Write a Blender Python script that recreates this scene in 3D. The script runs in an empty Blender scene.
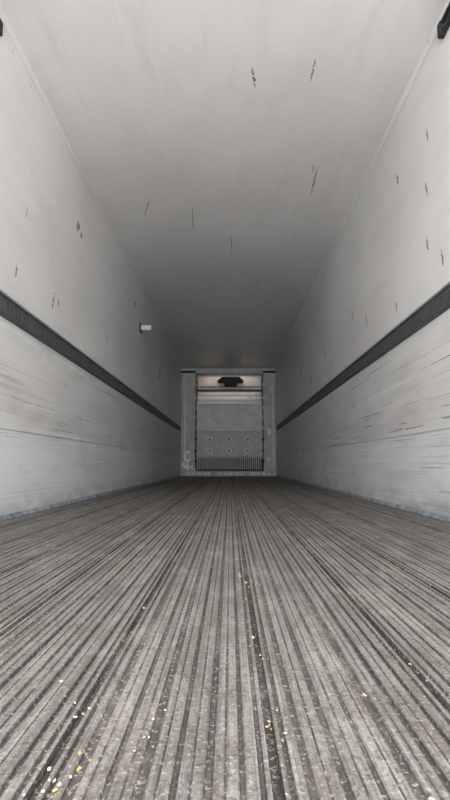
import bpy, bmesh, math, random
from mathutils import Vector, Matrix
random.seed(7)
S = bpy.context.scene
XL, XR, ZC, YB, YF = -1.262, 1.185, 2.77, -1.2, 13.95
SKY = 12.0
EXPO = 0.10

# ---------------------------------------------------------------- materials
class NT:
    def __init__(s, name):
        s.m = bpy.data.materials.new(name); s.m.use_nodes = True
        s.t = s.m.node_tree; s.n = s.t.nodes; s.b = s.n["Principled BSDF"]
        s.co = s.n.new("ShaderNodeTexCoord").outputs["Object"]
    def l(s, a, b): s.t.links.new(a, b)
    def noise(s, scale=(1,1,1), sc=1.0, detail=4, rough=.55, dist=0):
        mp = s.n.new("ShaderNodeMapping"); mp.inputs["Scale"].default_value = scale
        s.l(s.co, mp.inputs["Vector"])
        x = s.n.new("ShaderNodeTexNoise"); x.inputs["Scale"].default_value = sc
        x.inputs["Detail"].default_value = detail; x.inputs["Roughness"].default_value = rough
        x.inputs["Distortion"].default_value = dist
        s.l(mp.outputs[0], x.inputs["Vector"]); return x.outputs["Fac"]
    def rng(s, v, a, b, c=0., d=1.):
        x = s.n.new("ShaderNodeMapRange"); s.l(v, x.inputs[0])
        for i, q in zip((1,2,3,4), (a,b,c,d)): x.inputs[i].default_value = q
        return x.outputs[0]
    def math(s, op, a, b=None):
        x = s.n.new("ShaderNodeMath"); x.operation = op
        for i, q in enumerate((a, b)):
            if q is None: continue
            if isinstance(q, (int, float)): x.inputs[i].default_value = q
            else: s.l(q, x.inputs[i])
        return x.outputs[0]
    def mix(s, f, a, b):
        x = s.n.new("ShaderNodeMix"); x.data_type = 'RGBA'
        if isinstance(f, (int, float)): x.inputs[0].default_value = f
        else: s.l(f, x.inputs[0])
        for i, q in ((6, a), (7, b)):
            if isinstance(q, tuple): x.inputs[i].default_value = (*q, 1)
            else: s.l(q, x.inputs[i])
        return x.outputs[2]
    def sep(s):
        x = s.n.new("ShaderNodeSeparateXYZ"); s.l(s.co, x.inputs[0]); return x.outputs
    def color(s, c):
        if isinstance(c, tuple): s.b.inputs["Base Color"].default_value = (*c, 1)
        else: s.l(c, s.b.inputs["Base Color"])
    def bump(s, h, dist=.01, st=.5):
        x = s.n.new("ShaderNodeBump"); x.inputs["Distance"].default_value = dist
        x.inputs["Strength"].default_value = st
        s.l(h, x.inputs["Height"]); s.l(x.outputs[0], s.b.inputs["Normal"])
    def set(s, rough=.5, metal=0., spec=None):
        if isinstance(rough, (int, float)): s.b.inputs["Roughness"].default_value = rough
        else: s.l(rough, s.b.inputs["Roughness"])
        s.b.inputs["Metallic"].default_value = metal
        if spec is not None: s.b.inputs["Specular IOR Level"].default_value = spec
        return s

def simple(name, col, rough=.5, metal=0., var=.25, sc=12):
    t = NT(name); f = t.noise((1,1,1), sc, 4)
    t.color(t.mix(t.rng(f, .3, .7), col, tuple(c*(1-var) for c in col)))
    t.set(rough, metal); return t.m

def wall_mat():
    t = NT("grp_wall_panel"); z = t.sep()[2]
    base = t.mix(t.rng(t.noise((1,.5,1), 1.3, 5), .3, .7), (.74,.73,.715), (.63,.62,.605))
    low = t.rng(z, 1.35, 1.1)                                # more wear below the rail
    kick = t.rng(z, .50, .52, 1, 0)
    base = t.mix(t.math('MULTIPLY', low, .30), base, (.56,.555,.545))
    base = t.mix(t.math('MULTIPLY', kick, .6), base, (.74,.745,.75))
    mottled = t.noise((1,.9,4), 1.8, 5, .6)                  # stains
    base = t.mix(t.math('MULTIPLY', t.rng(mottled, .47, .72), t.rng(low, 0, 1, .16, .42)), base, (.38,.37,.36))
    streak = t.noise((1,.14,30), 1.6, 6, .6)                 # long pallet scrapes
    f = t.math('MULTIPLY', t.rng(streak, .56, .70), t.rng(low, 0, 1, .05, .42))
    base = t.mix(f, base, (.36,.35,.34))
    patch = t.rng(t.noise((1,.7,3), 1.5, 3), .42, .6)
    fine = t.noise((1,.35,130), 1.5, 3, .7)
    f2 = t.math('MULTIPLY', t.math('MULTIPLY', t.rng(fine, .58, .65), t.rng(low, 0, 1, .03, .65)), patch)
    base = t.mix(f2, base, (.19,.18,.175))
    wh = t.noise((1,.3,80), 1.1, 3, .7)
    f3 = t.math('MULTIPLY', t.rng(wh, .60, .68), t.rng(low, 0, 1, .03, .5))
    base = t.mix(f3, base, (.86,.86,.86))
    sp = t.noise((1,3,3), 5, 2, .5)                          # specks
    base = t.mix(t.math('MULTIPLY', t.rng(sp, .74, .77), .5), base, (.25,.24,.23))
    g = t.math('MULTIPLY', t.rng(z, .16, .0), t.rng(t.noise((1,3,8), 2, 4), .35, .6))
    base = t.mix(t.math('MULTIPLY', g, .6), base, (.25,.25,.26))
    t.color(base); t.set(t.rng(t.noise((1,1,1), 3), .3, .7, .40, .58))
    t.bump(t.noise((1,.8,2), 2.2, 4), .007, .35); return t.m

def ceil_mat():
    t = NT("grp_ceiling"); y = t.sep()[1]
    base = t.mix(t.rng(t.noise((1,.6,1), 1.2, 6), .3, .7), (.74,.728,.71), (.65,.638,.62))
    st = t.noise((8,.8,1), 1.3, 5, .6)
    base = t.mix(t.math('MULTIPLY', t.rng(st, .54, .74), .20), base, (.42,.405,.39))
    bl = t.noise((1.5,1,1), 3, 5, .65)
    base = t.mix(t.math('MULTIPLY', t.rng(bl, .5, .75), .2), base, (.45,.43,.415))
    sp = t.noise((5,1.4,1), 3.2, 2, .5)
    base = t.mix(t.math('MULTIPLY', t.rng(sp, .76, .8), .3), base, (.3,.29,.28))
    t.color(base); t.set(.36)
    h = t.math('ADD', t.math('MULTIPLY', t.noise((.2,2.6,1), 1.0, 1), t.rng(y, 4, 11, .12, 1.4)), t.math('MULTIPLY', t.noise((1,1,1), 2.0, 3), .35))
    t.bump(h, .018, .5); return t.m

def floor_mat(name, a, b, metal, rough, dirt):
    t = NT(name)
    base = t.mix(t.rng(t.noise((22,.35,1), 1.3, 5, .6), .36, .62), a, b)
    lines = t.noise((330,.6,1), 1.0, 3, .6)
    base = t.mix(t.math('MULTIPLY', t.rng(lines, .50, .62), .6), base, tuple(c*.35 for c in a))
    base = t.mix(t.math('MULTIPLY', t.rng(lines, .46, .36), .35), base, tuple(min(1,c*1.6) for c in a))
    bl = t.noise((1.6,.7,1), 9, 7, .78)
    base = t.mix(t.math('MULTIPLY', t.rng(bl, .46, .60), dirt), base, (.095,.082,.07))
    bl2 = t.noise((2.4,.9,1), 4, 7, .75)
    base = t.mix(t.math('MULTIPLY', t.rng(bl2, .50, .64), dirt*.8), base, (.31,.292,.268))
    gr = t.noise((1,1,1), 170, 3, .7)
    base = t.mix(t.math('MULTIPLY', t.rng(gr, .55, .66), .65), base, (.42,.395,.365))
    gr2 = t.noise((1,.8,1), 110, 3, .7)
    base = t.mix(t.math('MULTIPLY', t.rng(gr2, .53, .66), .7), base, (.05,.044,.038))
    t.color(base); t.set(rough, metal, .3)
    t.bump(t.math('ADD', lines, gr), .003, .9); return t.m

M_wall, M_ceil = wall_mat(), ceil_mat()
M_top = floor_mat("worn_aluminium_rib", (.23,.217,.203), (.14,.13,.12), .1, .55, .75)
M_gro = floor_mat("dirty_groove", (.085,.075,.065), (.05,.044,.038), 0, .9, .5)
M_seam = floor_mat("black_seam", (.065,.057,.049), (.035,.031,.027), 0, .95, .6)
M_alu = simple("dull_aluminium", (.46,.46,.46), .45, .4, .3, 20)
M_rail = simple("dark_rail_steel", (.095,.098,.108), .5, .2, .4, 9)
M_hole = simple("slot_black", (.065,.065,.07), .8)
M_black = simple("black_plastic", (.022,.02,.02), .7)
M_white = simple("white_chalk", (.9,.9,.9), .8, 0, .05)
M_tab = simple("sill_tab_paint", (.66,.66,.65), .7, 0, .2)
M_cap = simple("vent_cap_paint", (.66,.66,.64), .6, 0, .2)
M_post = simple("painted_frame", (.46,.46,.455), .5, 0, .35, 5)
M_bulk = simple("bulkhead_panel", (.60,.60,.585), .5, 0, .25, 4)
M_bulk2 = simple("bulkhead_shield", (.48,.48,.47), .5, 0, .3, 6)
M_evap = simple("evaporator_casing", (.60,.52,.475), .5, 0, .35, 4)
M_evap2 = simple("evaporator_louvre", (.66,.61,.57), .45, .1, .25, 6)
M_scuff = simple("rubber_scuff", (.28,.27,.26), .8, 0, .45, 60)
M_dark = simple("dark_gap", (.07,.07,.07), .8)
M_blue = simple("lamp_lens", (.55,.66,.80), .15)
M_seal = simple("edge_sealant", (.33,.36,.40), .6, 0, .7, 14)

# ---------------------------------------------------------------- geometry helpers
class MB:
    def __init__(s): s.bm = bmesh.new(); s.mats = []
    def mi(s, m):
        if m not in s.mats: s.mats.append(m)
        return s.mats.index(m)
    def box(s, x0,x1,y0,y1,z0,z1, m, bev=0):
        r = bmesh.ops.create_cube(s.bm, size=1)
        for v in r["verts"]:
            v.co = Vector(((x0+x1)/2+v.co.x*(x1-x0), (y0+y1)/2+v.co.y*(y1-y0), (z0+z1)/2+v.co.z*(z1-z0)))
        fs = {f for v in r["verts"] for f in v.link_faces}
        for f in fs: f.material_index = s.mi(m)
        if bev:
            es = list({e for v in r["verts"] for e in v.link_edges})
            q = bmesh.ops.bevel(s.bm, geom=es, offset=bev, segments=2, affect='EDGES', profile=.6)
            for f in q["faces"]: f.material_index = s.mi(m)
    def poly(s, pts, m, ext=None):
        vs = [s.bm.verts.new(p) for p in pts]; f = s.bm.faces.new(vs); f.material_index = s.mi(m)
        if ext:
            r = bmesh.ops.extrude_face_region(s.bm, geom=[f])
            for e in r["geom"]:
                if isinstance(e, bmesh.types.BMVert): e.co += Vector(ext)
                if isinstance(e, bmesh.types.BMFace): e.material_index = s.mi(m)
            for v in vs:
                for ff in v.link_faces: ff.material_index = s.mi(m)
    def cyl(s, c, r, d, m, axis='Y', seg=24, r2=None):
        q = bmesh.ops.create_cone(s.bm, cap_ends=True, segments=seg, radius1=r, radius2=r if r2 is None else r2, depth=d)
        rot = {'Y': Matrix.Rotation(math.pi/2,3,'X'), 'X': Matrix.Rotation(math.pi/2,3,'Y'), 'Z': Matrix.Identity(3)}[axis]
        for v in q["verts"]: v.co = rot @ v.co + Vector(c)
        for f in {f for v in q["verts"] for f in v.link_faces}: f.material_index = s.mi(m)
    def ring(s, c, R, r, m, sx=1, sz=1, seg=28, a0=0, a1=2*math.pi):
        vs = []; full = abs(a1-a0-2*math.pi) < 1e-4
        for i in range(seg if full else seg+1):
            a = a0+(a1-a0)*i/seg
            for j in range(8):
                b = 2*math.pi*j/8; q = R+r*math.cos(b)
                vs.append(s.bm.verts.new((c[0]+q*math.cos(a)*sx, c[1]+r*.5*math.sin(b), c[2]+q*math.sin(a)*sz)))
        N = len(vs)//8
        for i in range(N if full else N-1):
            for j in range(8):
                f = s.bm.faces.new((vs[i*8+j], vs[i*8+(j+1)%8], vs[((i+1)%N)*8+(j+1)%8], vs[((i+1)%N)*8+j]))
                f.material_index = s.mi(m)
    def done(s, name, parent=None):
        bmesh.ops.recalc_face_normals(s.bm, faces=s.bm.faces)
        me = bpy.data.meshes.new(name); s.bm.to_mesh(me); s.bm.free()
        for m in s.mats: me.materials.append(m)
        o = bpy.data.objects.new(name, me); S.collection.objects.link(o)
        if parent: o.parent = parent
        return o
def empty(name):
    o = bpy.data.objects.new(name, None); S.collection.objects.link(o); return o

# ---------------------------------------------------------------- shell
b = MB(); b.box(XL-.08, XL, YB, YF, -.1, ZC, M_wall); b.done("wall_left")
b = MB(); b.box(XR, XR+.08, YB, YF, -.1, ZC, M_wall); b.done("wall_right")
b = MB(); b.box(XL-.08, XR+.08, YB, YF, ZC, ZC+.08, M_ceil); b.done("ceiling")
b = MB(); b.box(XL-.08, XR+.08, YF, YF+.08, -.1, ZC+.08, M_bulk); b.done("wall_front")

# T-bar floor : extruded profile running the whole length
pitch = .2335; n = 7; p = pitch/n; seam0 = .046
prof = []  # (x, z, mat for the segment that follows)
k = math.floor((XL-seam0)/pitch)
x = seam0 + k*pitch
while x < XR:
    prof += [(x-.0175, 0, 'g'), (x-.016, -.004, 'g'), (x-.0125, -.004, 'g'), (x-.011, 0, 't'), (x-.006, 0, 's'), (x-.005, -.010, 's'), (x+.005, -.010, 's'), (x+.006, 0, 't'),
             (x+.011, 0, 'g'), (x+.0125, -.004, 'g'), (x+.016, -.004, 'g'), (x+.0175, 0, 't')]
    for i in range(1, n):
        c = x + p*i + random.uniform(-.0016,.0016)
        hw = random.uniform(.0030,.0060); dz = random.uniform(-.0065,-.0035)
        prof += [(c-hw-.0015, 0, 't'), (c-hw, -.0015, 'g'), (c-hw+.001, dz, 'g'), (c+hw-.001, dz, 'g'), (c+hw, -.0015, 't'), (c+hw+.0015, 0, 't')]
        if i < n-1:   # shallow serration along the rib crown
            q = c + p/2; prof += [(q-.0015, 0, 'g'), (q, -.0012, 'g'), (q+.0015, 0, 't')]
    x += pitch
prof = [q for q in prof if XL < q[0] < XR]
prof = [(XL, 0, 't')] + prof + [(XR, 0, 't')]
b = MB(); mm = {'s': M_seam, 'g': M_gro, 't': M_top}
for m in (M_top, M_gro, M_seam): b.mi(m)
ys = [YB, 2, 5, 9, 13.3]
rows = [[b.bm.verts.new((q[0], y, q[1])) for q in prof] for y in ys]
for r in range(len(ys)-1):
    for i in range(len(prof)-1):
        f = b.bm.faces.new((rows[r][i], rows[r][i+1], rows[r+1][i+1], rows[r+1][i])); f.material_index = b.mi(mm[prof[i][2]])
b.box(XL, XR, YB, 13.3, -.1, -.03, M_gro)
b.box(XL, XR, 13.3, YF, -.1, -.001, M_gro)
b.done("floor")

# base mouldings + ceiling coves
for nm, xa, sg in (("left", XL, 1), ("right", XR, -1)):
    b = MB()
    b.poly([(xa+sg*.001, YB, .002), (xa+sg*.025, YB, .002), (xa+sg*.025, YB, .008), (xa+sg*.008, YB, .028), (xa+sg*.001, YB, .028)], M_seal, (0, 13.2-YB, 0))
    b.done("baseboard_"+nm)
for i, (xa, sg) in enumerate(((XL, 1), (XR, -1))):
    b = MB()
    b.poly([(xa+sg*.001, YB, ZC-.001), (xa+sg*.024, YB, ZC-.001), (xa+sg*.024, YB, ZC-.005), (xa+sg*.005, YB, ZC-.024), (xa+sg*.001, YB, ZC-.024)], M_wall, (0, 13.15-YB, 0))
    b.done("trim_%d" % (i+1))
for i, (xa, sg) in enumerate(((XL, 1), (XR, -1))):
    b = MB()
    xs = sorted((xa+sg*.001, xa+sg*.006)); b.box(xs[0], xs[1], YB, 13.15, .505, .515, M_wall); b.done("trim_%d" % (i+3))

# cargo rails
for xa, sg, zb in ((XL, 1, 1.12), (XR, -1, 1.142)):
    e = empty("cargo_rail"); H = .134
    b = MB(); pr = [(0, 0), (.016, .004), (.02, .020), (.012, .028), (.012, H-.03), (.02, H-.022), (.016, H-.004), (0, H)]
    b.poly([(xa+sg*(.001+q[0]), YB, zb+q[1]) for q in pr], M_rail, (0, 13.1-YB, 0)); b.done("rail_body", e)
    b = MB(); y = YB+.1
    while y < 13:
        xs = sorted((xa+sg*.012, xa+sg*.0145)); b.box(xs[0], xs[1], y, y+.02, zb+.04, zb+.09, M_hole); y += .06
    b.done("slots", e)
    b = MB(); xs = sorted((xa+sg*.012, xa+sg*.0225)); b.box(xs[0], xs[1], YB, 13.1, zb+H-.018, zb+H-.012, M_alu); b.done("pale_edge", e)  # paler aluminium strip along the rail's upper edge

# rear door tracks ending just inside the frame at the top corners
for xa, sg, ye, w in ((XL, 1, 2.56, .012), (XR, -1, 2.60, .032)):
    e = empty("door_track"); b = MB()
    xs = sorted((xa+sg*.002, xa+sg*w)); 
    b.box(xs[0], xs[1], YB, ye, 2.645, 2.66, M_black, .003); b.box(xs[0], xs[1], YB, ye, 2.70, 2.715, M_black, .003)
    xs = sorted((xa+sg*.002, xa+sg*.010)); b.box(xs[0], xs[1], YB, ye, 2.645, 2.715, M_black)
    b.done("channel", e)
    b = MB(); xs = sorted((xa+sg*.002, xa+sg*(w+.004))); b.box(xs[0], xs[1], ye-.02, ye+.02, 2.64, 2.72, M_black, .004); b.done("end_stop", e)

# small marker lamp standing off the left wall
e = empty("interior_marker_lamp")
b = MB(); b.box(XL+.013, XL+.16, 7.10, 7.15, 2.175, 2.245, M_cap, .008); b.box(XL+.001, XL+.012, 7.05, 7.20, 2.15, 2.27, M_black, .003); b.done("housing", e)
b = MB(); b.box(XL+.04, XL+.15, 7.088, 7.099, 2.185, 2.235, M_blue, .003); b.done("lens", e)

# ---------------------------------------------------------------- scrapes
def blob(b, to3, L, W, m, seg=14, seed=0):
    rr = random.Random(seed); top=[]; bot=[]
    for i in range(seg+1):
        t = i/seg; w = W*(.35+.65*math.sin(math.pi*min(1,max(.08,t))))*rr.uniform(.45,1.05)*.5
        off = W*.25*rr.uniform(-1,1)
        top.append(to3((t-.5)*L, off+w)); bot.append(to3((t-.5)*L, off-w))
    for i in range(seg):
        if rr.random() < .12: continue
        f = b.bm.faces.new([b.bm.verts.new(q) for q in (top[i], top[i+1], bot[i+1], bot[i])]); f.material_index = b.mi(m)
b = MB()
for i, (X, Y, L, W, an) in enumerate([(.154,3.06,.17,.020,.15),(.525,3.0,.19,.016,0),(.74,4.31,.46,.016,.03),(.70,4.1,.12,.012,.1),(-.80,4.75,.34,.012,-.3),(-.374,5.0,.5,.010,-.05),
        (.02,5.6,.5,.008,.02),(.4,7,.6,.010,.1)]):
    ca, sa = math.cos(an), math.sin(an)
    blob(b, lambda l, w: (X+w*ca+l*sa, Y+l*ca-w*sa, ZC-.0015), L, W, M_scuff, seed=i)
b.done("ceiling_scrapes")
for nm, xa, sg, lst in (("wall_scrapes", XL, 1, [(4.10,2.27,.09,.10),(4.2,2.24,.06,.06),(3.59,1.47,.13,.035),(3.7,1.49,.06,.03),(2.94,1.44,.09,.025),(6.7,2.42,.1,.10),(3.05,1.86,.08,.015),
            (7.5,1.7,.15,.06),(5.2,1.6,.10,.03),(9.2,1.9,.2,.12)]),
        ("wall_scrapes.001", XR, -1, [(2.96,1.95,.10,.03),(2.91,2.27,.10,.022),(3.47,2.31,.09,.05),(2.79,1.45,.10,.03),(2.99,1.62,.10,.03),(3.6,1.42,.09,.03),
            (4.4,1.55,.10,.05),(6.4,1.7,.2,.04),(7.5,1.5,.15,.07),(8.5,1.8,.3,.05),(4.9,1.75,.10,.03)])):
    b = MB()
    for i, (Y, Z, H, W) in enumerate(lst):
        blob(b, lambda l, w: (xa+sg*.0015, Y+w+l*.2, Z+l), H, W, M_scuff, seed=50+i)
    # long horizontal pallet gouges on the lower liner
    rr = random.Random(3+sg)
    for i in range(34 if sg > 0 else 70):
        Y = rr.uniform(2.4, 11.5); Z = rr.choice((rr.uniform(.5,1.08), rr.uniform(.1,1.08)))
        if sg < 0 and i % 2: Z = rr.uniform(.50, .72)
        blob(b, lambda l, w: (xa+sg*.0015, Y+l, Z+w+l*rr.uniform(-.001,.001)), rr.uniform(.12,.8), rr.uniform(.003,.010), M_scuff, seed=100+i)
    b.done(nm)

# ---------------------------------------------------------------- front bulkhead
YP = 13.2
e = empty("bulkhead_frame"); frame = e
b = MB(); b.box(XL+.006, -.87, YP, YP+.12, .004, 2.70, M_post, .01); b.done("post_left", e)
b = MB(); b.box(.84, XR-.006, YP, YP+.12, .004, 2.70, M_post, .01); b.done("post_right", e)
b = MB(); b.box(XL+.006, XR-.006, YP, YP+.12, 2.63, ZC-.006, M_post, .008); b.done("header", e)
b = MB()
for x0 in (-.885, .83):
    b.box(x0, x0+.02, YP-.02, YP+.001, .2, 2.62, M_dark, .004)
    for z in (.35,.62,.9,1.2,1.45,1.7,1.95,2.3): b.box(x0-.02, x0+.04, YP-.045, YP-.02, z, z+.05, M_alu if z>1 else M_black, .008)
b.done("edge_channels", e)
b = MB()
for x0 in (-1.16, 1.08): b.box(x0, x0+.025, YP-.012, YP-.001, .1, 2.6, M_alu, .003)
b.done("post_ribs", e)
b = MB(); yc = YP-.024
b.ring((-1.07, yc, .50), .09, .030, M_white, .8, 1.2, a0=.6, a1=5.6); b.ring((-1.12, yc, .30), .05, .026, M_white, 1, 1.3, a0=2, a1=7.2)
b.ring((-1.02, yc, .20), .05, .024, M_white, 1.2, .8, a0=0, a1=4.5); b.ring((1.0, yc, 1.12), .035, .024, M_white, .8, 1.6); b.ring((.98, yc, .42), .03, .02, M_white, .8, 1.3)
b.done("chalk_marks", e)

e = empty("bulkhead_panel")
b = MB(); b.box(-.85, .825, YP+.03, YP+.07, 1.13, 1.85, M_bulk, .01); b.done("upper_sheet", e)
b = MB(); b.box(-.85, .825, YP+.01, YP+.06, .49, 1.12, M_bulk2, .012); b.done("lower_sheet", e)
b = MB(); b.box(-.85, .825, YP-.01, YP+.028, 1.82, 1.875, M_alu, .01); b.box(-.85, .825, YP-.005, YP+.009, 1.115, 1.13, M_post, .004); b.done("cross_rails", e)
b = MB()
for X in (-.51,-.03,.45):
    for Z in (.93,.64):
        b.cyl((X, YP, Z), .075, .02, M_cap, seg=32, r2=.065); b.ring((X, YP-.008, Z), .075, .012, M_cap); b.cyl((X, YP-.013, Z), .026, .012, M_dark, seg=16)
b.done("round_vent_caps", e)
b = MB()
for X in (-.78,-.27,.21,.75):
    for Z in (1.05,.56,1.2,1.77): b.cyl((X, YP+.004 if Z<1.13 else YP+.024, Z), .014, .014, M_alu, seg=10)
b.done("bolts", e)

e = empty("return_air_grille")
b = MB(); b.box(-.85, .825, YP+.07, YP+.10, .15, .49, M_dark); b.done("backing", e)
b = MB(); q = -.84
while q < .81: b.box(q, q+.024, YP+.005, YP+.06, .16, .46, M_bulk2, .004); q += .05
b.done("bars", e)
b = MB(); b.box(-.85,.825, YP-.005, YP+.065, .455, .485, M_post, .006); b.box(-.85,.825, YP-.005, YP+.065, .15, .175, M_dark, .006); b.done("rails", e)

e = empty("bulkhead_sill")
b = MB(); b.box(-1.16, 1.08, YP-.06, YP-.026, .004, .13, M_post, .006); b.done("angle", e)
b = MB()
for i in range(16):
    q = -1.1+i*.136
    if i in (5,11): continue
    b.box(q, q+random.uniform(.06,.11), YP-.075, YP-.061, .03, random.uniform(.075,.115), M_tab, .002)
b.done("drain_tabs", e)
b = MB()
for i in range(12): b.cyl((-1.03+i*.185, YP-.063, .022), .012, .008, M_dark, seg=10)
b.done("holes", e)

# evaporator in the upper opening
e = empty("evaporator_unit")
b = MB(); b.box(-.85, .825, YP+.42, YP+.46, 2.22, 2.62, M_evap, .01); b.done("casing", e)
b = MB()
for x0 in (-.80,.76): b.box(x0, x0+.04, YP+.47, YP+.51, .002, 2.6, M_alu, .004)
b.done("mounting_legs", e)
b = MB(); b.box(-.85,.825, YP+.18, YP+.40, 2.205, 2.235, M_dark, .006)
for z in (1.98, 2.10):
    b.box(-.85,.825, YP+.34, YP+.37, z, z+.02, M_alu, .004)
b.box(-.85,.825, YP+.38, YP+.41, 1.80, 2.2, M_evap2); b.done("drip_tray", e)
b = MB()
pts = [(-.33,2.46),(-.20,2.56),(.24,2.56),(.36,2.46),(.33,2.43),(.20,2.44),(.16,2.33),(-.13,2.33),(-.17,2.44),(-.30,2.43)]
b.poly([(x, YP+.13, z) for x, z in pts], M_black, (0,.28,0)); b.done("blower_housing", e)
b = MB(); b.box(-.8,.78, YP+.40, YP+.418, 2.33, 2.345, M_dark); b.done("casing_seam", e)
for nm, z, en in (("recess_fill_light", 2.64, 2.4), ("louvre_fill_light", 2.20, 1.2)):  # added fill lights to brighten the recess and louvres, not real fixtures
    L = bpy.data.lights.new(nm, 'AREA'); L.shape = 'RECTANGLE'; L.size = 1.4; L.size_y = .08; L.energy = en; L.color = (1,.93,.88)
    o = bpy.data.objects.new(nm, L); o.location = (0, YP+.16, z); o.rotation_euler = (math.radians(20),0,0); S.collection.objects.link(o); o.parent = e

# ---------------------------------------------------------------- floor debris
chipm = [simple("chip_tan", (.42,.31,.19), .8, 0, .4, 90), simple("chip_pale", (.56,.50,.40), .8, 0, .3, 90), simple("chip_orange", (.48,.30,.13), .8, 0, .4, 90)]
b = MB()
def chip(X, Y, s):
    m = b.mi(random.choices(chipm, (5,4,1))[0]); nn = random.choice((4,5,6)); a0 = random.uniform(0,6.28)
    el = random.uniform(.3,1); vs=[]; vt=[]
    for i in range(nn):
        a = 2*math.pi*i/nn+random.uniform(-.3,.3); r = s*random.uniform(.6,1.1)
        u, v = r*math.cos(a), r*math.sin(a)*el
        xx, yy = X+u*math.cos(a0)-v*math.sin(a0), Y+u*math.sin(a0)+v*math.cos(a0)
        zz = .0008+random.uniform(0,.35)*s
        vs.append(b.bm.verts.new((xx,yy,zz))); vt.append(b.bm.verts.new((xx,yy,zz+.0012)))
    fs = [b.bm.faces.new(vs), b.bm.faces.new(vt)] + [b.bm.faces.new((vs[i],vs[(i+1)%nn],vt[(i+1)%nn],vt[i])) for i in range(nn)]
    for f in fs: f.material_index = m
for i in range(640):
    Y = .42 + 6.5*random.random()**1.3
    if random.random() < .55:
        X = seam0 + pitch*random.choice((-3,-2,-1,-1,-1,0,0,0,1,1,2)) + random.gauss(0,.008)
    else: X = random.uniform(-1.1,1.1)
    if abs(X) < 1.15: chip(X, Y, random.choice((.001,.0013,.0016,.002,.0028))*(1+Y*.32))
for X, Y, nn in ((.03,1.5,9),(.02,1.75,6),(-.09,.7,4),(-.1,.62,4),(-.16,.58,5),(-.17,.52,6),(.05,.66,5),(.045,.48,5),(-.12,1.2,4),(-.2,.95,4),(-.33,1.6,4),(.3,1.3,4),(.35,2.2,6)):
    for j in range(nn): chip(X+random.gauss(0,.007), Y+random.gauss(0,.025), random.uniform(.0016,.0034))
b.done("wood_chip_debris")

# ---------------------------------------------------------------- daylight
w = bpy.data.worlds.new("overcast_sky"); S.world = w; w.use_nodes = True
bg = w.node_tree.nodes["Background"]; bg.inputs[0].default_value = (.985,.985,1,1); bg.inputs[1].default_value = SKY
P = bpy.data.lights.new("daylight_portal", 'AREA'); P.shape='RECTANGLE'; P.size = XR-XL; P.size_y = ZC; P.cycles.is_portal = True
po = bpy.data.objects.new("daylight_portal", P); po.location = ((XL+XR)/2, YB-.02, ZC/2); po.rotation_euler = (math.radians(90),0,0); S.collection.objects.link(po)

# ---------------------------------------------------------------- camera
cd = bpy.data.cameras.new("camera"); cam = bpy.data.objects.new("camera", cd); S.collection.objects.link(cam)
cd.sensor_fit = 'VERTICAL'; cd.sensor_height = 24; cd.lens = 24*520/800; cd.clip_start = .02
cam.location = (0,0,.31); cam.rotation_euler = (math.radians(97.02), 0, math.radians(.55)); S.camera = cam
S.view_settings.view_transform = 'Standard'; S.view_settings.look = 'None'; S.view_settings.exposure = EXPO
